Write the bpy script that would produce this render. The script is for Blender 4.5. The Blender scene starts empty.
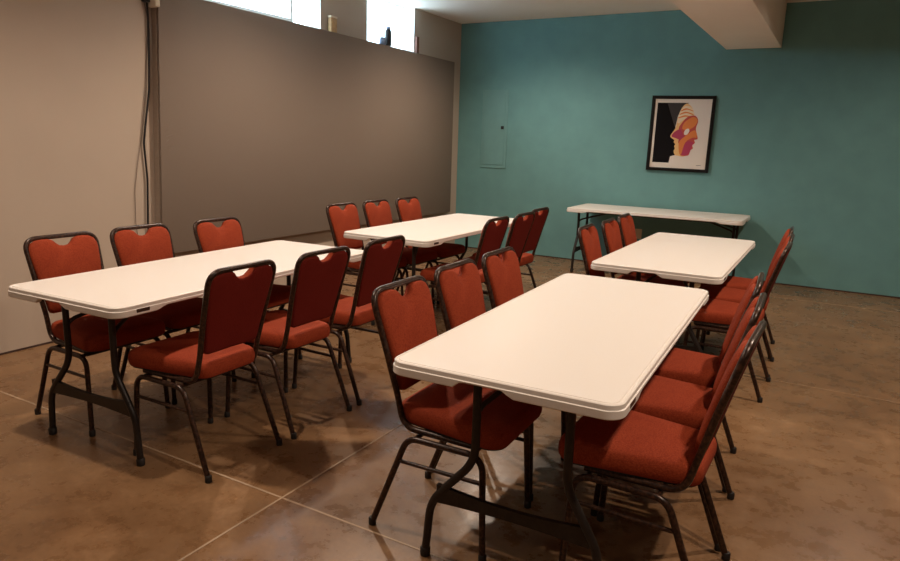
import bpy, bmesh, math, random
from mathutils import Vector, Matrix
random.seed(7)
C = bpy.context.scene.collection
PI = math.pi
R = math.radians

# ------------------------------------------------------------------ materials
def new_mat(name):
    m = bpy.data.materials.new(name); m.use_nodes = True
    nt = m.node_tree; b = nt.nodes['Principled BSDF']
    return m, nt, b

def node(nt, t, **kw):
    n = nt.nodes.new(t)
    for k, v in kw.items():
        if k in n.inputs: n.inputs[k].default_value = v
        else: setattr(n, k, v)
    return n

def ramp(nt, src, stops):
    r = nt.nodes.new('ShaderNodeValToRGB'); e = r.color_ramp.elements
    while len(e) < len(stops): e.new(0.5)
    for i, (p, c) in enumerate(stops):
        e[i].position = p; e[i].color = (*c, 1)
    nt.links.new(src, r.inputs[0]); return r.outputs[0]

def bump(nt, b, src, strength, dist):
    n = nt.nodes.new('ShaderNodeBump'); n.inputs['Strength'].default_value = strength
    n.inputs['Distance'].default_value = dist
    nt.links.new(src, n.inputs['Height']); nt.links.new(n.outputs[0], b.inputs['Normal'])

def simple(name, col, rough=0.5, metal=0.0, noise=0.0, scale=40, bmp=0.0, spec=0.5):
    m, nt, b = new_mat(name)
    b.inputs['Roughness'].default_value = rough; b.inputs['Metallic'].default_value = metal
    b.inputs['Specular IOR Level'].default_value = spec
    b.inputs['Base Color'].default_value = (*col, 1)
    if noise or bmp:
        tc = nt.nodes.new('ShaderNodeTexCoord')
        n = node(nt, 'ShaderNodeTexNoise', Scale=scale, Detail=4.0)
        nt.links.new(tc.outputs['Object'], n.inputs['Vector'])
        if noise:
            c0 = tuple(max(0, c * (1 - noise)) for c in col); c1 = tuple(min(1, c * (1 + noise)) for c in col)
            nt.links.new(ramp(nt, n.outputs['Fac'], [(0.3, c0), (0.7, c1)]), b.inputs['Base Color'])
        if bmp: bump(nt, b, n.outputs['Fac'], bmp, 0.002)
    return m

def fabric(name, c0, c1, scale=190, rough=0.85):
    m, nt, b = new_mat(name)
    tc = nt.nodes.new('ShaderNodeTexCoord')
    v = node(nt, 'ShaderNodeTexVoronoi', Scale=scale); nt.links.new(tc.outputs['Object'], v.inputs['Vector'])
    w = node(nt, 'ShaderNodeTexNoise', Scale=14.0, Detail=3.0); nt.links.new(tc.outputs['Object'], w.inputs['Vector'])
    mx = node(nt, 'ShaderNodeMath', operation='MULTIPLY_ADD'); mx.inputs[1].default_value = 0.75
    nt.links.new(v.outputs['Distance'], mx.inputs[0])
    sc = node(nt, 'ShaderNodeMath', operation='MULTIPLY'); sc.inputs[1].default_value = 0.45
    nt.links.new(w.outputs['Fac'], sc.inputs[0]); nt.links.new(sc.outputs[0], mx.inputs[2])
    nt.links.new(ramp(nt, mx.outputs[0], [(0.25, c1), (0.85, c0)]), b.inputs['Base Color'])
    b.inputs['Roughness'].default_value = rough; b.inputs['Specular IOR Level'].default_value = 0.15
    bump(nt, b, v.outputs['Distance'], 0.35, 0.0015)
    return m

M = {}
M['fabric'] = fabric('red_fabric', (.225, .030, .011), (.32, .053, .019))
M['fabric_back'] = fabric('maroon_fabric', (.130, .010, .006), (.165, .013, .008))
def bronze():
    m, nt, b = new_mat('bronze_frame')
    tc = nt.nodes.new('ShaderNodeTexCoord')
    n = node(nt, 'ShaderNodeTexNoise', Scale=95.0, Detail=3.0); nt.links.new(tc.outputs['Object'], n.inputs['Vector'])
    nt.links.new(ramp(nt, n.outputs['Fac'], [(0.42, (.016, .0065, .004)), (0.72, (.085, .038, .022))]), b.inputs['Base Color'])
    b.inputs['Roughness'].default_value = .32; b.inputs['Metallic'].default_value = .25
    bump(nt, b, n.outputs['Fac'], .3, .001); return m
M['bronze'] = bronze()
M['rubber'] = simple('black_rubber', (.012, .010, .009), .6)
M['plastic'] = simple('white_plastic', (.79, .745, .70), .42, 0, .025, 300, .12)
M['steel'] = simple('dark_steel', (.020, .015, .013), .42, .3, .3, 60)
M['badge'] = simple('dark_badge', (.05, .03, .02), .4)
M['wall'] = simple('beige_paint', (.50, .41, .335), .9, 0, .02, 3, .06, .2)
M['wall_low_bounce'] = simple('low_bounce_wall_paint', (.26, .22, .19), .9, 0, .02, 3, .06, .2)  # for the unseen right and back walls, darkened to cut bounced light
M['ceiling'] = simple('ceiling_paint', (.90, .83, .75), .95, 0, .015, 3, .05, .2)
M['teal'] = simple('teal_paint', (.150, .325, .325), .75, 0, .05, 5, .08, .25)
M['teal_metal'] = simple('teal_painted_metal', (.153, .330, .330), .6, 0, .03, 9)
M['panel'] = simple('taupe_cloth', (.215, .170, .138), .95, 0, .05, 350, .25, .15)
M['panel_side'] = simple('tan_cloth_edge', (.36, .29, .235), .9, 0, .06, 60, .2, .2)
M['base_line'] = simple('dark_base_line', (.045, .020, .014), .7, 0, .3, 20)
M['white'] = simple('white_vinyl', (.80, .80, .78), .4, 0, .02, 30)
M['black'] = simple('black_plastic', (.010, .010, .012), .4)
M['grey_cable'] = simple('grey_cable', (.22, .17, .135), .6)
M['cream'] = simple('cream_plastic', (.72, .62, .48), .45)
M['wood'] = simple('tan_wood', (.52, .33, .16), .6, 0, .2, 30)
M['brown_wood'] = simple('brown_wood', (.17, .065, .04), .6, 0, .2, 25)
M['bluegrey'] = simple('blue_grey_plastic', (.16, .20, .30), .5)
M['frame'] = simple('black_frame', (.006, .005, .005), .4, 0, 0, 40, 0, .25)
M['p_white'] = simple('print_white', (.74, .68, .62), .6)
M['p_black'] = simple('print_black', (.007, .006, .007), .7, 0, 0, 40, 0, .1)
M['p_grey'] = simple('print_grey', (.055, .05, .05), .7, 0, 0, 40, 0, .1)
M['p_orange'] = simple('print_orange', (.72, .22, .05), .6)
M['p_mag'] = simple('print_magenta', (.42, .035, .10), .6)
M['p_red'] = simple('print_red', (.50, .065, .055), .6)
M['p_yel'] = simple('print_yellow', (.80, .50, .20), .6)
M['p_cream'] = simple('print_cream', (.80, .66, .46), .6)

def floor_mat():
    m, nt, b = new_mat('stained_concrete')
    g = nt.nodes.new('ShaderNodeTexCoord')
    n1 = node(nt, 'ShaderNodeTexNoise', Scale=1.3, Detail=9.0, Roughness=.62, Distortion=.2)
    n2 = node(nt, 'ShaderNodeTexNoise', Scale=7.0, Detail=8.0, Roughness=.68, Distortion=.1)
    n3 = node(nt, 'ShaderNodeTexNoise', Scale=55.0, Detail=5.0, Roughness=.6)
    for n in (n1, n2, n3): nt.links.new(g.outputs['Object'], n.inputs['Vector'])
    a = node(nt, 'ShaderNodeMix', data_type='FLOAT'); a.inputs[0].default_value = .42
    nt.links.new(n1.outputs['Fac'], a.inputs[2]); nt.links.new(n2.outputs['Fac'], a.inputs[3])
    a2 = node(nt, 'ShaderNodeMix', data_type='FLOAT'); a2.inputs[0].default_value = .18
    nt.links.new(a.outputs[0], a2.inputs[2]); nt.links.new(n3.outputs['Fac'], a2.inputs[3])
    col = ramp(nt, a2.outputs[0], [(.30, (.095, .047, .021)), (.46, (.190, .101, .047)), (.58, (.265, .150, .074)), (.74, (.40, .252, .136))])
    # pale scuffs
    n4 = node(nt, 'ShaderNodeTexNoise', Scale=9.0, Detail=6.0, Roughness=.75, Distortion=1.2)
    nt.links.new(g.outputs['Object'], n4.inputs['Vector'])
    sc = ramp(nt, n4.outputs['Fac'], [(.70, (0, 0, 0)), (.76, (.5, .5, .5))])
    mx = node(nt, 'ShaderNodeMix', data_type='RGBA'); nt.links.new(sc, mx.inputs[0])
    nt.links.new(col, mx.inputs[6]); mx.inputs[7].default_value = (.34, .27, .20, 1)
    nt.links.new(mx.outputs[2], b.inputs['Base Color'])
    rr = node(nt, 'ShaderNodeMapRange'); rr.inputs['From Min'].default_value = .35; rr.inputs['From Max'].default_value = .65
    rr.inputs['To Min'].default_value = .20; rr.inputs['To Max'].default_value = .42
    nt.links.new(n2.outputs['Fac'], rr.inputs['Value']); nt.links.new(rr.outputs[0], b.inputs['Roughness'])
    b.inputs['Specular IOR Level'].default_value = .36
    bump(nt, b, n3.outputs['Fac'], .10, .003)
    return m
M['floor'] = floor_mat()
M['joint'] = simple('joint_filler', (.42, .30, .20), .6, 0, .4, 1.1)

M['joint_dull'] = simple('dull_joint_filler', (.31, .20, .115), .6, 0, .35, 1.3)  # duller tone for the fainter joints
def glass_mat():
    m, nt, b = new_mat('window_glass'); nt.nodes.remove(b)
    out = nt.nodes['Material Output']
    t = node(nt, 'ShaderNodeBsdfTransparent'); t.inputs[0].default_value = (.95, .97, .98, 1)
    g = node(nt, 'ShaderNodeBsdfGlossy', Roughness=.02)
    mx = node(nt, 'ShaderNodeMixShader'); mx.inputs[0].default_value = .05
    nt.links.new(t.outputs[0], mx.inputs[1]); nt.links.new(g.outputs[0], mx.inputs[2]); nt.links.new(mx.outputs[0], out.inputs[0])
    return m
M['glass'] = glass_mat()
def emit_mat(name, col, s):
    m, nt, b = new_mat(name)
    b.inputs['Base Color'].default_value = (.8, .8, .8, 1)
    b.inputs['Emission Color'].default_value = (*col, 1); b.inputs['Emission Strength'].default_value = s
    return m
M['lamp'] = emit_mat('lamp_lens', (1, .74, .48), 6.0)

# ------------------------------------------------------------------ mesh helpers
def box(bm, lo, hi, bev=0.0, seg=2, mi=0, rot=None):
    c = [(a + b) / 2 for a, b in zip(lo, hi)]; s = [abs(b - a) for a, b in zip(lo, hi)]
    t = bmesh.new(); bmesh.ops.create_cube(t, size=1)
    bmesh.ops.scale(t, vec=s, verts=t.verts)
    if bev: bmesh.ops.bevel(t, geom=t.edges[:], offset=bev, segments=seg, affect='EDGES', profile=.5)
    if rot: bmesh.ops.rotate(t, cent=(0, 0, 0), matrix=rot, verts=t.verts)
    bmesh.ops.translate(t, vec=c, verts=t.verts)
    vm = {v: bm.verts.new(v.co) for v in t.verts}
    for f in t.faces:
        nf = bm.faces.new([vm[v] for v in f.verts]); nf.material_index = mi
    t.free()

def fillet(pts, r, n=5):
    pts = [Vector(p) for p in pts]; out = [pts[0]]
    rs = r if isinstance(r, (list, tuple)) else [r] * (len(pts) - 2)
    for i in range(1, len(pts) - 1):
        p = pts[i]; a = pts[i - 1] - p; b = pts[i + 1] - p
        ang = a.angle(b)
        if ang > PI - .02: out.append(p); continue
        d = min(rs[i - 1] / math.tan(ang / 2), a.length * .49, b.length * .49)
        p0 = p + a.normalized() * d; p1 = p + b.normalized() * d
        for k in range(n + 1):
            t = k / n; out.append(p0.lerp(p, t).lerp(p.lerp(p1, t), t))
    out.append(pts[-1]); return out

def tube(bm, pts, r, seg=10, flat=None, mi=0):
    pts = [Vector(p) for p in pts]; n = len(pts)
    rr = r if isinstance(r, (list, tuple)) else [r] * n
    t0 = (pts[1] - pts[0]).normalized()
    u = t0.orthogonal().normalized(); rings = []; tp = t0
    for i, p in enumerate(pts):
        t = (pts[min(i + 1, n - 1)] - pts[max(i - 1, 0)]).normalized()
        q = tp.rotation_difference(t); u = q @ u; u = (u - t * u.dot(t)).normalized(); v = t.cross(u); tp = t
        rings.append([bm.verts.new(p + (u * math.cos(a) + v * math.sin(a)) * rr[i]) for a in [2 * PI * k / seg for k in range(seg)]])
    for i in range(n - 1):
        for k in range(seg):
            f = bm.faces.new([rings[i][k], rings[i][(k + 1) % seg], rings[i + 1][(k + 1) % seg], rings[i + 1][k]]); f.material_index = mi
    bm.faces.new(rings[0][::-1]).material_index = mi; bm.faces.new(rings[-1]).material_index = mi

def lathe(bm, prof, cen=(0, 0, 0), seg=24, mi=0):
    rings = []
    for (r, z) in prof:
        if r < 1e-6: rings.append([bm.verts.new((cen[0], cen[1], cen[2] + z))])
        else: rings.append([bm.verts.new((cen[0] + r * math.cos(2 * PI * k / seg), cen[1] + r * math.sin(2 * PI * k / seg), cen[2] + z)) for k in range(seg)])
    for a, b in zip(rings[:-1], rings[1:]):
        for k in range(seg):
            k2 = (k + 1) % seg
            if len(a) == 1 and len(b) == 1: continue
            if len(a) == 1: vs = [a[0], b[k2], b[k]]
            elif len(b) == 1: vs = [a[k], a[k2], b[0]]
            else: vs = [a[k], a[k2], b[k2], b[k]]
            bm.faces.new(vs).material_index = mi

def rings_mesh(bm, rings, cap0=True, cap1=True, mi=0):
    rv = [[bm.verts.new(p) for p in r] for r in rings]; n = len(rv[0])
    for a, b in zip(rv[:-1], rv[1:]):
        for k in range(n):
            bm.faces.new([a[k], a[(k + 1) % n], b[(k + 1) % n], b[k]]).material_index = mi
    if cap0: bm.faces.new(rv[0][::-1]).material_index = mi
    if cap1: bm.faces.new(rv[-1]).material_index = mi

def rrect(hw, hl, r, n=8, step=None):
    """rounded rectangle, counter-clockwise"""
    pts = []
    for cx, cy, a0 in ((hw - r, -hl + r, -90), (hw - r, hl - r, 0), (-hw + r, hl - r, 90), (-hw + r, -hl + r, 180)):
        for k in range(n + 1):
            a = R(a0 + 90 * k / n); pts.append((cx + r * math.cos(a), cy + r * math.sin(a)))
    if step:
        out = []
        for i, p in enumerate(pts):
            q = pts[(i + 1) % len(pts)]; out.append(p)
            L = math.dist(p, q); m = int(L / step)
            for k in range(1, m): out.append((p[0] + (q[0] - p[0]) * k / m, p[1] + (q[1] - p[1]) * k / m))
        pts = out
    return pts

def obj(name, bm, mat, parent=None, smooth=40, label=None, kind=None):
    bmesh.ops.recalc_face_normals(bm, faces=bm.faces)
    me = bpy.data.meshes.new(name); bm.to_mesh(me); bm.free()
    for m in (mat if isinstance(mat, (list, tuple)) else [mat]): me.materials.append(m)
    if smooth:
        for p in me.polygons: p.use_smooth = True
        me.set_sharp_from_angle(angle=R(smooth))
    o = bpy.data.objects.new(name, me); C.objects.link(o)
    if parent: o.parent = parent
    if label: o['label'] = label
    if kind: o['kind'] = kind
    return o

def tag(o, label, cat, group=None):
    o['label'] = label; o['category'] = cat
    if group: o['group'] = group
    return o

def thing(name, label, cat, loc=(0, 0, 0), rotz=0.0, group=None):
    o = bpy.data.objects.new(name, None); o.empty_display_size = .1; C.objects.link(o)
    o.location = loc; o.rotation_euler = (0, 0, rotz)
    return tag(o, label, cat, group)

def dup(root, label, loc, rotz):
    r = root.copy(); C.objects.link(r); r.location = loc; r.rotation_euler = (0, 0, rotz); r['label'] = label
    for ch in list(root.children):
        c = ch.copy(); C.objects.link(c); c.parent = r
        for g in list(ch.children):
            d = g.copy(); C.objects.link(d); d.parent = c
    return r

def B(): return bmesh.new()

# ------------------------------------------------------------------ room (left wall on X=0, teal wall on Y=8.16)
XR, YB, YF, H = 8.6, -3.0, 8.16, 2.94
SILL = 2.43
W1 = (3.35, 5.365); W2 = (6.104, 7.03)
WT = .16
bm = B(); box(bm, (-.2, YB - .2, -.12), (XR + .2, YF + .2, 0))
obj('floor', bm, M['floor'], kind='structure', smooth=0)
bm = B(); box(bm, (-.2, YB - .2, H), (XR + .2, YF + .2, H + .12))
obj('ceiling', bm, M['ceiling'], kind='structure', smooth=0)
bm = B()
box(bm, (-WT, YB, 0), (0, YF, SILL))
for a, b in ((YB, W1[0]), (W1[1], W2[0]), (W2[1], YF)): box(bm, (-WT, a, SILL), (0, b, H))
obj('wall_left', bm, M['wall'], kind='structure', smooth=0)
bm = B(); box(bm, (-WT, YF, 0), (XR, YF + .15, H)); obj('wall_far', bm, M['teal'], kind='structure', smooth=0)
bm = B(); box(bm, (XR, YB, 0), (XR + .15, YF, H)); obj('wall_right', bm, M['wall_low_bounce'], kind='structure', smooth=0)
bm = B(); box(bm, (-WT, YB - .15, 0), (XR, YB, H)); obj('wall_back', bm, M['wall_low_bounce'], kind='structure', smooth=0)
bm = B(); box(bm, (3.30, YB, 2.50), (3.847, YF, H), .004, 1); obj('trim_1', bm, M['ceiling'], kind='structure', smooth=0)
bm = B(); box(bm, (0, YB, 0), (.006, YF - .006, .012)); obj('base_line_left', bm, M['base_line'], kind='structure', smooth=0)  # strip drawn for the dark gap along the wall foot
bm = B(); box(bm, (0, YF - .006, 0), (XR, YF, .012)); obj('base_line_far', bm, M['base_line'], kind='structure', smooth=0)  # no baseboard here, just a strip for the thin dark line
# control joints sawn in the slab
bm = B()
for y in (-.91, 1.862): box(bm, (0, y - .0045, 0), (XR, y + .0045, .0012))
box(bm, (2.752 - .0045, YB, 0), (2.752 + .0045, YF, .0016))
obj('trim_2', bm, M['joint'], kind='structure', smooth=0)
bm = B()
for y in (4.63, 7.40): box(bm, (0, y - .0045, 0), (XR, y + .0045, .0012))
box(bm, (5.52 - .0045, YB, 0), (5.52 + .0045, YF, .0016))
obj('trim_3', bm, M['joint_dull'], kind='structure', smooth=0)

def window(n, y0, y1, sash_to):
    root = bpy.data.objects.new('window_%d' % n, None); C.objects.link(root); root['kind'] = 'structure'
    root.location = (-WT + .04, (y0 + y1) / 2, SILL)
    L = (y1 - y0) / 2; h = H - SILL
    b = B(); f = .012
    box(b, (-.04, -L, 0), (.03, L, f), .002, 1); box(b, (-.04, -L, h - f), (.03, L, h), .002, 1)
    box(b, (-.04, -L, f), (.03, -L + f, h - f), .002, 1); box(b, (-.04, L - f, f), (.03, L, h - f), .002, 1)
    obj('window_frame', b, M['white'], root, 30)
    b = B(); box(b, (-.022, -L + f, f), (-.016, L - f, h - f)); obj('glass_pane', b, M['glass'], root, 0)
    if sash_to:
        b = B(); s1 = sash_to - (y0 + y1) / 2
        box(b, (-.010, -L + f, f), (.026, s1, .085), .002, 1)
        box(b, (-.010, s1 - .035, .085), (.026, s1, h - f), .002, 1)
        obj('sash', b, M['white'], root, 30)
    b = B(); box(b, (.031, -L, 0), (.125, L, .014), .003, 1)
    obj('window_sill', b, M['white'], root, 30)
    for q in (-1, 1):
        b = B(); box(b, (.031, min(q * L, q * (L - .006)), .0145), (.119, max(q * L, q * (L - .006)), h))
        obj('reveal', b, M['white'], root, 0)
window(1, W1[0], W1[1], 5.08)
window(2, W2[0], W2[1], None)

# ------------------------------------------------------------------ big taupe panel hung on the left wall
PY0, PY1, PZ0, PZ1, PT = 3.385, 7.865, .507, 2.425, .08
t = thing('wall_panel', 'huge taupe fabric-covered panel hung on the left wall below the windows', 'wall panel', (0.002, (PY0 + PY1) / 2, PZ0))
hl = (PY1 - PY0) / 2; ph = PZ1 - PZ0
LEAN = .085
def lean(bm):
    for v in bm.verts:
        zz = v.co.z
        if zz > ph / 2: v.co.z += .036 * max(0, -v.co.y / hl)
        if v.co.y < 0: v.co.y += LEAN * zz / ph
    return bm
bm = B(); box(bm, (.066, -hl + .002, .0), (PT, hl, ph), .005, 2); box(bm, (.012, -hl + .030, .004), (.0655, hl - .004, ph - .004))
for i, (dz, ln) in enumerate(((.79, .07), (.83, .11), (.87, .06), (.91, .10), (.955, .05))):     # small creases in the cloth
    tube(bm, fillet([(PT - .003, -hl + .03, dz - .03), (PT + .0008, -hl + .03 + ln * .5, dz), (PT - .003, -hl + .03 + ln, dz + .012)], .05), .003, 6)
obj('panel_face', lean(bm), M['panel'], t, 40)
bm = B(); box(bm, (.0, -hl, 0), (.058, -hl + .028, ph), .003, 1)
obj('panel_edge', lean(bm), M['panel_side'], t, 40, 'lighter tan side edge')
bm = B()
for z in (.35, 1.55):
    for y in (-hl + .6, hl - .6): box(bm, (0, y - .05, z - .03), (.014, y + .05, z + .03))
obj('mounting_bracket', bm, M['steel'], t, 0)

# ------------------------------------------------------------------ cables and the clip they hang from
t = thing('cable_clip', 'small cream clip at the top left corner of the taupe panel', 'clip', (.0, 3.43, 2.33))
bm = B(); box(bm, (0, .0, .0), (.10, .045, .085), .012, 3); obj('clip_body', bm, M['cream'], t)
bm = B(); box(bm, (.0, -.045, .03), (.05, .0, .10), .008, 2); obj('black_plug', bm, M['black'], t, label='black plug')
pts = [(.022, 3.418, 2.3585), (.020, 3.424, 2.25), (.020, 3.411, 1.958), (.020, 3.396, 1.743), (.019, 3.345, 1.47), (.019, 3.326, 1.36), (.019, 3.332, 1.22), (.019, 3.338, 1.08), (.019, 3.320, .765), (.019, 3.318, .40), (.019, 3.316, .10), (.03, 3.29, .012)]
bm = B(); tube(bm, fillet(pts, .3, 4), .0075, 8)
tag(obj('power_cable', bm, M['black']), 'thick black cable hanging down the wall beside the taupe panel', 'cable')
pts = [(.010, 3.405, 2.36), (.008, 3.429, 2.241), (.008, 3.383, 1.814), (.008, 3.310, 1.378), (.008, 3.261, 1.158), (.008, 3.234, 1.011), (.008, 3.225, .773), (.008, 3.25, .45), (.01, 3.24, .02)]
bm = B(); tube(bm, fillet(pts, .4, 4), .0026, 6)
tag(obj('thin_cable', bm, M['grey_cable']), 'thin grey cable hanging left of the thick black one', 'cable')

# ------------------------------------------------------------------ small things on the window ledge
t = thing('wooden_block', 'small upright tan wooden block on the ledge between the windows', 'block', (.045, 5.485, PZ1 + .0005))
bm = B(); box(bm, (-.02, -.045, 0), (.02, .045, .155), .004, 2); obj('block_body', bm, M['wood'], t)
bm = B(); box(bm, (-.023, -.05, .155), (.023, .05, .172), .003, 1); obj('block_cap', bm, M['cream'], t)
t = thing('bottle', 'tall black bottle standing on the sill of the right window', 'bottle', (.036, 6.445, SILL + .0145))
bm = B(); lathe(bm, [(0, 0), (.034, 0), (.037, .004), (.037, .150), (.033, .165), (.020, .172), (0, .172)]); obj('bottle_body', bm, M['black'], t)
bm = B(); lathe(bm, [(.021, .172), (.025, .174), (.025, .196), (.021, .2), (0, .2)]); obj('cap', bm, M['bluegrey'], t)
t = thing('jar', 'low blue-grey jar beside the black bottle on the window sill', 'jar', (.036, 6.34, SILL + .0145))
bm = B(); lathe(bm, [(0, 0), (.034, 0), (.038, .006), (.038, .05), (.030, .062), (0, .062)]); obj('jar_body', bm, M['bluegrey'], t)
bm = B(); lathe(bm, [(.030, .062), (.032, .063), (.032, .076), (0, .078)]); obj('lid', bm, M['bluegrey'], t)
bm = B(); box(bm, (.0005, 7.035, PZ1 + .001), (.035, 7.085, 2.625), .003, 1)
tag(obj('wood_strip', bm, M['brown_wood']), 'short brown wooden strip standing at the right edge of the right window', 'strip')

# ------------------------------------------------------------------ things on the teal wall
t = thing('electrical_panel', 'flush electrical panel painted the same teal as the far wall', 'electrical panel', (.545, YF, 1.60))
bm = B(); box(bm, (-.185, -.010, -.50), (.185, 0, .50), .003, 1); obj('panel_cover', bm, M['teal_metal'], t)
bm = B(); box(bm, (-.150, -.017, -.455), (.150, -.0102, .44), .003, 1); obj('panel_door', bm, M['teal_metal'], t)
bm = B(); box(bm, (.100, -.026, .005), (.142, -.0172, .045), .003, 1); obj('latch', bm, M['black'], t, label='small black latch')
t = thing('wall_outlet', 'beige outlet plate low on the teal wall under the wall table', 'outlet', (2.53, YF, .41))
bm = B(); box(bm, (-.04, -.006, -.06), (.04, 0, .06), .003, 2); obj('outlet_plate', bm, M['cream'], t)
for z in (-.024, .024):
    bm = B(); box(bm, (-.015, -.009, z - .014), (.015, -.0062, z + .014), .002, 1); obj('socket', bm, M['cream'], t)

# framed print
FX0, FX1, FZ0, FZ1 = 2.560, 3.255, 1.172, 2.016
fw, fh = FX1 - FX0, FZ1 - FZ0
t = thing('framed_print', 'framed print of two overlapping head profiles hanging on the teal wall', 'framed print', ((FX0 + FX1) / 2, YF - .002, (FZ0 + FZ1) / 2), 0)
t.rotation_euler = (0, R(.5), 0)
fb = .036
bm = B()
o4 = [(-fw / 2, -fh / 2), (fw / 2, -fh / 2), (fw / 2, fh / 2), (-fw / 2, fh / 2)]
def rect_ring(ins, y): return [(x - math.copysign(ins, x), y, z - math.copysign(ins, z)) for x, z in o4]
rings_mesh(bm, [rect_ring(0, 0), rect_ring(0, -.028), rect_ring(.003, -.031), rect_ring(fb - .006, -.031), rect_ring(fb, -.024), rect_ring(fb, 0)], False, False)
obj('frame', bm, M['frame'], t, 30)
bm = B(); box(bm, (-fw / 2 + fb - .004, -.016, -fh / 2 + fb - .004), (fw / 2 - fb + .004, -.010, fh / 2 - fb + .004))
PRINTM = ['p_white', 'p_black', 'p_grey', 'p_orange', 'p_mag', 'p_red', 'p_yel', 'p_cream']
def art(poly, mi, lay):
    """polygon in print space: u 0..1 left to right, v 0..1 top to bottom"""
    iw, ih = fw - 2 * fb, fh - 2 * fb
    if lay > 2 and mi != 2: poly = [(u if u < .40 else .40 + (u - .40) * .80, v) for u, v in poly]
    vs = [bm.verts.new((-iw / 2 + u * iw, -.016 - .00025 * lay, ih / 2 - v * ih)) for u, v in poly]
    f = bm.faces.new(vs); f.material_index = mi
    f.normal_update()
    if f.normal.y > 0: f.normal_flip()
def sm(pts, n=4):
    out = []; m = len(pts)
    for i in range(m):
        p0, p1, p2, p3 = pts[i - 1], pts[i], pts[(i + 1) % m], pts[(i + 2) % m]
        for k in range(n):
            s = k / n
            out.append(tuple(.5 * (2 * p1[j] + (p2[j] - p0[j]) * s + (2 * p0[j] - 5 * p1[j] + 4 * p2[j] - p3[j]) * s * s + (3 * p1[j] - p0[j] - 3 * p2[j] + p3[j]) * s ** 3) for j in (0, 1)))
    return out
art([(.045, .055), (.60, .055), (.50, .12), (.42, .25), (.40, .40), (.46, .50), (.48, .80), (.36, .83), (.345, .925), (.045, .925)], 1, 1)
art([(.22, .055), (.60, .055), (.50, .12), (.43, .24), (.41, .36), (.40, .42)], 2, 2)
# rear head facing left
art(sm([(.60, .065), (.51, .12), (.445, .24), (.425, .37), (.40, .43), (.33, .53), (.37, .57), (.41, .59), (.40, .62), (.44, .65), (.42, .68), (.44, .71), (.42, .75), (.45, .80), (.52, .815), (.70, .80), (.74, .50), (.80, .30), (.76, .16), (.68, .09)]), 6, 3)
art(sm([(.57, .10), (.69, .11), (.77, .17), (.80, .26), (.72, .25), (.58, .29), (.46, .35), (.44, .27), (.48, .17)]), 7, 4)
for k in range(3):
    v = .13 + .05 * k
    art(sm([(.50 - .02 * k, v + .03), (.60, v), (.74 + .02 * k, v + .03), (.76, v + .045), (.62, v + .02), (.50 - .02 * k, v + .045)]), 3, 5)
# front head facing right
art(sm([(.78, .23), (.64, .26), (.54, .34), (.48, .42), (.55, .50), (.50, .62), (.60, .70), (.57, .80), (.66, .815), (.76, .80), (.79, .73), (.84, .70), (.82, .66), (.87, .62), (.85, .58), (.92, .56), (.87, .46), (.86, .40), (.89, .32), (.86, .26)]), 5, 6)
art(sm([(.76, .255), (.86, .28), (.87, .33), (.80, .40), (.66, .44), (.56, .42), (.60, .33)]), 3, 7)
art(sm([(.40, .47), (.52, .43), (.58, .50), (.64, .55), (.60, .64), (.50, .58), (.38, .55), (.35, .53)]), 4, 8)
art(sm([(.84, .44), (.90, .54), (.80, .55), (.66, .62), (.60, .78), (.55, .78), (.52, .62), (.66, .52)]), 3, 9)
art(sm([(.84, .62), (.80, .68), (.78, .76), (.70, .80), (.61, .80), (.64, .66), (.72, .60)]), 4, 10)
art(sm([(.63, .44), (.70, .42), (.72, .46), (.67, .51), (.61, .50)]), 0, 11)
art([(.84, .945), (.92, .940), (.92, .946), (.84, .952)], 2, 2)
obj('print', bm, [M[k] for k in PRINTM], t, 0, 'abstract two-profile print on white paper')

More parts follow.
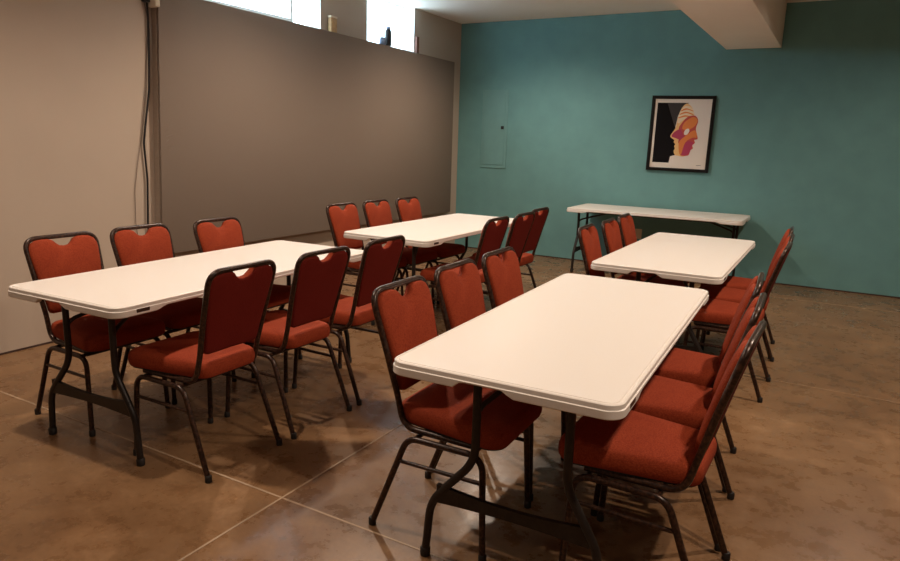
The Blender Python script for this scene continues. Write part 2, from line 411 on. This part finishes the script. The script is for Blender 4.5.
# ------------------------------------------------------------------ folding tables (long axis on Y)
TL, TW, TH = 1.842, .774, .737
def make_table():
    t = thing('folding_table', '', 'table', group='white folding tables')
    ol = rrect(TW / 2, TL / 2, .058, 10, .02)
    def rr_off(d):
        cx, cy = TW / 2 - .058, TL / 2 - .058; out = []
        for x, y in ol:
            ax = max(-cx, min(cx, x)); ay = max(-cy, min(cy, y))
            v = Vector((x - ax, y - ay)); L = v.length
            v = v / L * (L - d) if L > 1e-6 else v
            out.append((ax + v.x, ay + v.y))
        return out
    def sst(a, b, x):
        s = max(0, min(1, (x - a) / (b - a))); return s * s * (3 - 2 * s)
    def depth(x, y):
        if abs(y) > TL / 2 - .07 and abs(x) < TW / 2 - .07:       # short ends: hand recess in the middle
            return .047 - .021 * (1 - sst(.070, .100, abs(x - math.copysign(.045, y))))
        if abs(x) > TW / 2 - .07:                                  # long sides: thinner between the corner blocks
            return .047 - .016 * (1 - sst(TL / 2 - .26, TL / 2 - .20, abs(y)))
        return .047
    def rg(d, z): return [(x, y, TH + z) for x, y in rr_off(d)]
    rings = [[(x, y, TH - .018) for x, y in rr_off(.030)],
             [(x, y, TH - depth(*o) + .004) for (x, y), o in zip(rr_off(.026), ol)],
             [(x, y, TH - depth(*o)) for (x, y), o in zip(rr_off(.018), ol)],
             [(x, y, TH - depth(*o)) for (x, y), o in zip(rr_off(.004), ol)],
             [(x, y, TH - depth(*o) + .004) for (x, y), o in zip(rr_off(.0), ol)],
             rg(.0, -.020), rg(.004, -.018), rg(.004, -.009), rg(.0045, -.004), rg(.008, -.001), rg(.011, 0), rg(.0135, -.0004), rg(.0155, -.0030), rg(.0185, -.0030), rg(.021, -.0006), rg(.026, -.0003)]
    b = B(); rings_mesh(b, rings); obj('tabletop', b, M['plastic'], t, 35)
    for s in (-1, 1):
        b = B(); box(b, (s * .325 - .014, -TL / 2 + .10, TH - .045), (s * .325 + .014, TL / 2 - .10, TH - .0185), .003, 1)
        obj('side_rail', b, M['steel'], t, 30)
    b = B(); box(b, (TW / 2 - .003, -TL / 2 + .10, TH - .036), (TW / 2 + .0015, -TL / 2 + .165, TH - .020), .001, 1)
    obj('edge_badge', b, M['badge'], t, 0, label='small dark badge on the edge')
    for e in (-1, 1):
        y = e * (TL / 2 - .105); ox = -e * .030; ot = ox - e * .026                   # the two leg sets nest when folded
        for s in (-1, 1):
            b = B()
            p = fillet([(ot + s * .158, y, TH - .03), (ot + s * .158, y, .405), (ox + s * .295, y, .215), (ox + s * .312, y, .012)], [.16, .18], 8)
            tube(b, p, .0145, 12)
            lg = obj('leg', b, M['steel'], t, 50)
            b = B(); lathe(b, [(0, 0), (.017, 0), (.018, .004), (.018, .03), (.0155, .033), (.0, .033)], (ox + s * .312, y, 0), 12)
            obj('foot_cap', b, M['rubber'], lg)
            b = B()
            tube(b, fillet([(ot + s * .158, y, .575), (ot + s * .148, y - e * .03, .60), (ox + s * .03, y - e * .33, TH - .045), (ox + s * .02, y - e * .41, TH - .035)], .05), .0095, 8)
            obj('brace', b, M['steel'], t, 40)
        b = B()                                                   # tapered flat cross plate between the two legs
        n = 12; up_, lo_ = [], []
        for k in range(n + 1):
            x = -.270 + .540 * k / n; a = abs(x) / .270
            up_.append((ox + x, .270 + .018 * a ** 2)); lo_.append((ox + x, .230 - .010 * a ** 2))
        pl = up_ + lo_[::-1]
        rings_mesh(b, [[(x, y - .008, z) for x, z in pl], [(x, y + .008, z) for x, z in pl]])
        obj('cross_plate', b, M['steel'], t, 30)
        b = B(); tube(b, [(-.315, y, TH - .036), (.315, y, TH - .036)], .0125, 10); obj('hinge_bar', b, M['steel'], t, 40)
    for y in (-.41, .41):
        b = B(); box(b, (-.32, y - .015, TH - .05), (.32, y + .015, TH - .0185), .002, 1)
        obj('crossbar', b, M['steel'], t, 30)
    return t

TABLES = [
    ('white folding table at the front right, the nearest one, largest in view', 3.700, 2.675, 2.0),
    ('white folding table at the front left, by the beige wall with hanging cables', 1.666, 2.536, 2.25),
    ('white folding table at the back left, before the corner of panel and teal wall', 1.680, 4.968, .3),
    ('white folding table at the back right, between front right table and teal wall', 3.660, 4.920, .3),
    ('white folding table pushed against the teal wall under the framed print', 2.826, 7.715, 90.6),
]
t0 = make_table()
for i, (lab, x, y, a) in enumerate(TABLES):
    if i == 0: t0['label'] = lab; t0.location = (x, y, 0); t0.rotation_euler = (0, 0, R(a))
    else: tb = dup(t0, lab, (x, y, 0), R(a))
tb.scale = (1.0, 1.015, 1.0)

# ------------------------------------------------------------------ banquet chairs (front on +Y, rear feet on y=-.235)
def make_chair():
    t = thing('banquet_chair', '', 'chair', group='red banquet chairs at the folding tables')
    ang = R(15.0)
    def bk(u, w, off=0.0):                                       # point on the back: w metres up the reclined plane
        y0, z0 = -.135, .43
        d = Vector((0, -math.sin(ang), math.cos(ang))); nrm = Vector((0, math.cos(ang), math.sin(ang)))
        p = Vector((u, y0, z0)) + d * w + nrm * (off - .06 * (w - .22) ** 2 + .003)
        return p
    TOPW = .488
    def hw(w):                                                   # half width of the back frame: narrow at the seat, wide at the shoulders
        q = max(0, min(1, (w - .08) / .36)); return .164 + .023 * q * q * (3 - 2 * q)
    # back frame: one tube up one side, over the top and down the other, running forward under the seat
    path = [(-.178, .185, .405), (-.166, -.128, .405), bk(-hw(.10), .10), bk(-hw(.26), .26), bk(-.187, TOPW), bk(.187, TOPW), bk(hw(.26), .26), bk(hw(.10), .10), (.166, -.128, .405), (.178, .185, .405)]
    b = B(); tube(b, fillet(path, [.075, .3, .5, .062, .062, .5, .3, .075], 7), .0118, 12)
    obj('back_frame', b, M['bronze'], t, 60)
    # padded back: heart-shaped top with the hand hole left under the top bar
    half = [(0, .104), (.09, .102), (.150, .102), (.170, .108), (.176, .125), (.177, .18), (.179, .26), (.182, .34), (.184, .41), (.181, .437), (.168, .462), (.143, .476), (.110, .479), (.080, .478), (.060, .472), (.046, .456), (.028, .441), (0, .436)]
    half = [(u * (hw(w) - .0085) / .184, w) for u, w in half]
    ring = half + [(-u, w) for u, w in half[::-1][1:-1]]
    def sc(s, off, cw=.29): return [tuple(bk(u * s, cw + (w - cw) * s, off)) for u, w in ring]
    b = B(); rings_mesh(b, [sc(.985, -.004), sc(1, .001), sc(1.0, .010), sc(.985, .018), sc(.95, .0235), sc(.85, .028), sc(.6, .033), sc(.3, .035), sc(.08, .035)])
    obj('backrest', b, M['fabric'], t, 50)
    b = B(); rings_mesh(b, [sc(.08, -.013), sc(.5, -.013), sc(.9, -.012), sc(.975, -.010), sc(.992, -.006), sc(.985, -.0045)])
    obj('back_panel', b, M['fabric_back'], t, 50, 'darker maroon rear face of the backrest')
    # seat cushion
    so = []
    for k in range(4):
        cx, cy, r, a0 = ((.212, .285, .060, 0), (-.212, .285, .060, 90), (-.160, -.170, .050, 180), (.160, -.170, .050, 270))[k]
        sx = 1 if cx > 0 else -1; sy = 1 if cy > 0 else -1
        for j in range(7):
            a = R(a0 + 15 * j); so.append((cx - sx * r + r * math.cos(a), cy - sy * r + r * math.sin(a)))
    sd = []
    for i, p in enumerate(so):
        q = so[(i + 1) % len(so)]; sd.append(p); L = math.dist(p, q); m = int(L / .04)
        for k in range(1, m): sd.append((p[0] + (q[0] - p[0]) * k / m, p[1] + (q[1] - p[1]) * k / m))
    cyc = .06
    def ss(s, z): return [(x * s, cyc + (y - cyc) * s, z) for x, y in sd]
    b = B(); rings_mesh(b, [ss(.94, .424), ss(.985, .424), ss(1.0, .431), ss(1.010, .446), ss(1.008, .465), ss(.985, .481), ss(.94, .490), ss(.85, .495), ss(.6, .500), ss(.3, .502), ss(.08, .5025)])
    obj('seat', b, M['fabric'], t, 50)
    b = B(); rings_mesh(b, [ss(.90, .4165), ss(.955, .4165), ss(.955, .4238), ss(.90, .4238)])
    obj('seat_base', b, M['rubber'], t, 40)
    # legs: an inverted U each side, split into rear leg, front leg and the rail between
    zr = .385
    for s in (-1, 1):
        x = s * .200
        p = fillet([(x, .02, zr), (x, -.090, zr), (s * .212, -.232, .012)], .07, 7)
        b = B(); tube(b, p, .0118, 12); l = obj('leg', b, M['bronze'], t, 60)
        b = B(); lathe(b, [(0, 0), (.0135, 0), (.0145, .004), (.0145, .026), (.012, .030), (0, .030)], (s * .212, -.233, 0), 12); obj('foot_glide', b, M['rubber'], l)
        p = fillet([(x, .02, zr), (x, .212, zr), (s * .212, .232, .012)], .065, 7)
        b = B(); tube(b, p, .0118, 12); l = obj('leg', b, M['bronze'], t, 60)
        b = B(); lathe(b, [(0, 0), (.0135, 0), (.0145, .004), (.0145, .026), (.012, .030), (0, .030)], (s * .212, .233, 0), 12); obj('foot_glide', b, M['rubber'], l)
        b = B(); tube(b, [(s * .2035, -.128, .288), (s * .2035, .217, .288)], .0078, 10); obj('stretcher', b, M['bronze'], t, 60)
    for y in (-.06, .17):
        b = B(); tube(b, [(-.200, y, zr), (.200, y, zr)], .009, 10)
        obj('cross_bar', b, M['bronze'], t, 60)
    return t

c0 = make_chair(); first = [True]
def chair(x, y, side, jit, lab):
    """x, y: middle of the footprint; side +1 faces +X, -1 faces -X"""
    rz = (-PI / 2 if side > 0 else PI / 2) + R(jit)
    if first[0]:
        first[0] = False; c0['label'] = lab; c0.location = (x, y, 0); c0.rotation_euler = (0, 0, rz)
    else: dup(c0, lab, (x, y, 0), rz)

T3 = ('nearest', 'middle one', 'farthest')
ROWS = [
    # where, side faced, [(x of the top bar, y, turn)]
    ('left side of the front left table', 1, [(1.090, 2.012, -.5), (1.075, 2.485, .5), (1.115, 3.015, 1.5)]),
    ('right side of the front left table', -1, [(2.440, 2.000, .5), (2.450, 2.520, -1.0), (2.445, 3.030, 1.0)]),
    ('left side of the back left table', 1, [(1.005, 4.400, -.5), (1.020, 4.865, .5), (1.050, 5.320, .5)]),
    ('right side of the back left table', -1, [(2.465, 4.400, .5), (2.475, 4.868, 0), (2.415, 5.318, 0)]),
    ('left side of the front right table', 1, [(3.130, 2.125, 1.5), (3.105, 2.605, 1.5), (3.095, 3.065, 1.0)]),
    ('right side of the front right table', -1, [(4.408, 2.195, -1.0), (4.372, 2.655, 2.0), (4.325, 3.125, 3.5)]),
    ('left side of the back right table', 1, [(3.100, 4.425, 3.0), (3.110, 4.900, 2.5), (3.095, 5.360, 2.0)]),
    ('right side of the back right table', -1, [(4.355, 4.375, -1.0), (4.345, 4.840, 1.5), (4.315, 5.315, 2.5)]),
]
for where, side, cs in ROWS:
    for k, (xt, y, j) in enumerate(cs):
        chair(xt + side * .270, y, side, j, 'red banquet chair, %s of three along the %s' % (T3[k], where))

# ------------------------------------------------------------------ ceiling downlights
LAMPS = [(1.7, -1.1, 'over the left aisle behind the camera', 30), (1.7, 1.55, 'above the front left table', 150), (1.5, 4.15, 'above the near end of the back left table', 165),
         (1.45, 6.6, 'beyond the back left table, before the teal wall', 150),
         (5.05, -1.1, 'on the right behind the camera', 30), (5.05, 1.55, 'right of the beam beside the front right table', 132), (5.05, 4.15, 'right of the beam beside the back right table', 180),
         (5.05, 6.4, 'added right of the beam to lighten the floor', 70)]  # last entry: unseen lamp added to lighten the far right floor
l0 = None
for i, (x, y, w, watt) in enumerate(LAMPS):
    lab = 'round white recessed downlight in the ceiling, ' + w
    if l0 is None:
        l0 = thing('ceiling_light', lab, 'ceiling light', (x, y, H), 0, 'recessed downlights')
        b = B(); lathe(b, [(.075, 0), (.100, 0), (.100, -.006), (.092, -.010), (.078, -.008), (.075, 0)], seg=32); obj('trim_ring', b, M['white'], l0)
        b = B(); lathe(b, [(0, -.003), (.0745, -.003), (.0745, -.0005), (0, -.0005)], seg=32); obj('lens', b, M['lamp'], l0)
    else: dup(l0, lab, (x, y, H), 0)
    L = bpy.data.lights.new('downlight', 'SPOT'); L.energy = watt; L.color = (1.0, .81, .64)
    L.spot_size = R(156); L.spot_blend = .75; L.shadow_soft_size = .045
    lo = bpy.data.objects.new('downlight', L); C.objects.link(lo); lo.location = (x, y, H - .03)

# ------------------------------------------------------------------ daylight outside
wd = bpy.data.worlds.new('daylight'); bpy.context.scene.world = wd; wd.use_nodes = True
bg = wd.node_tree.nodes['Background']; bg.inputs[0].default_value = (.66, .86, 1.0, 1); bg.inputs[1].default_value = 10.0

# ------------------------------------------------------------------ camera
cd = bpy.data.cameras.new('camera'); cam = bpy.data.objects.new('camera', cd); C.objects.link(cam)
cd.sensor_width = 36; cd.lens = 675.86 / 900 * 36; cd.clip_start = .05
r = Vector((.86686729, .4976204, .03024943)); u = Vector((-.1269799, .1617128, .9786343)); b_ = Vector((.4820967, -.8521871, .2033714))
cam.matrix_world = Matrix(((r.x, u.x, b_.x, 4.56), (r.y, u.y, b_.y, 0), (r.z, u.z, b_.z, 1.4468), (0, 0, 0, 1)))
sc_ = bpy.context.scene
sc_.camera = cam
sc_.view_settings.view_transform = 'Standard'; sc_.view_settings.look = 'None'
sc_.view_settings.gamma = 1; sc_.view_settings.use_curve_mapping = False
sc_.view_settings.exposure = 0.0
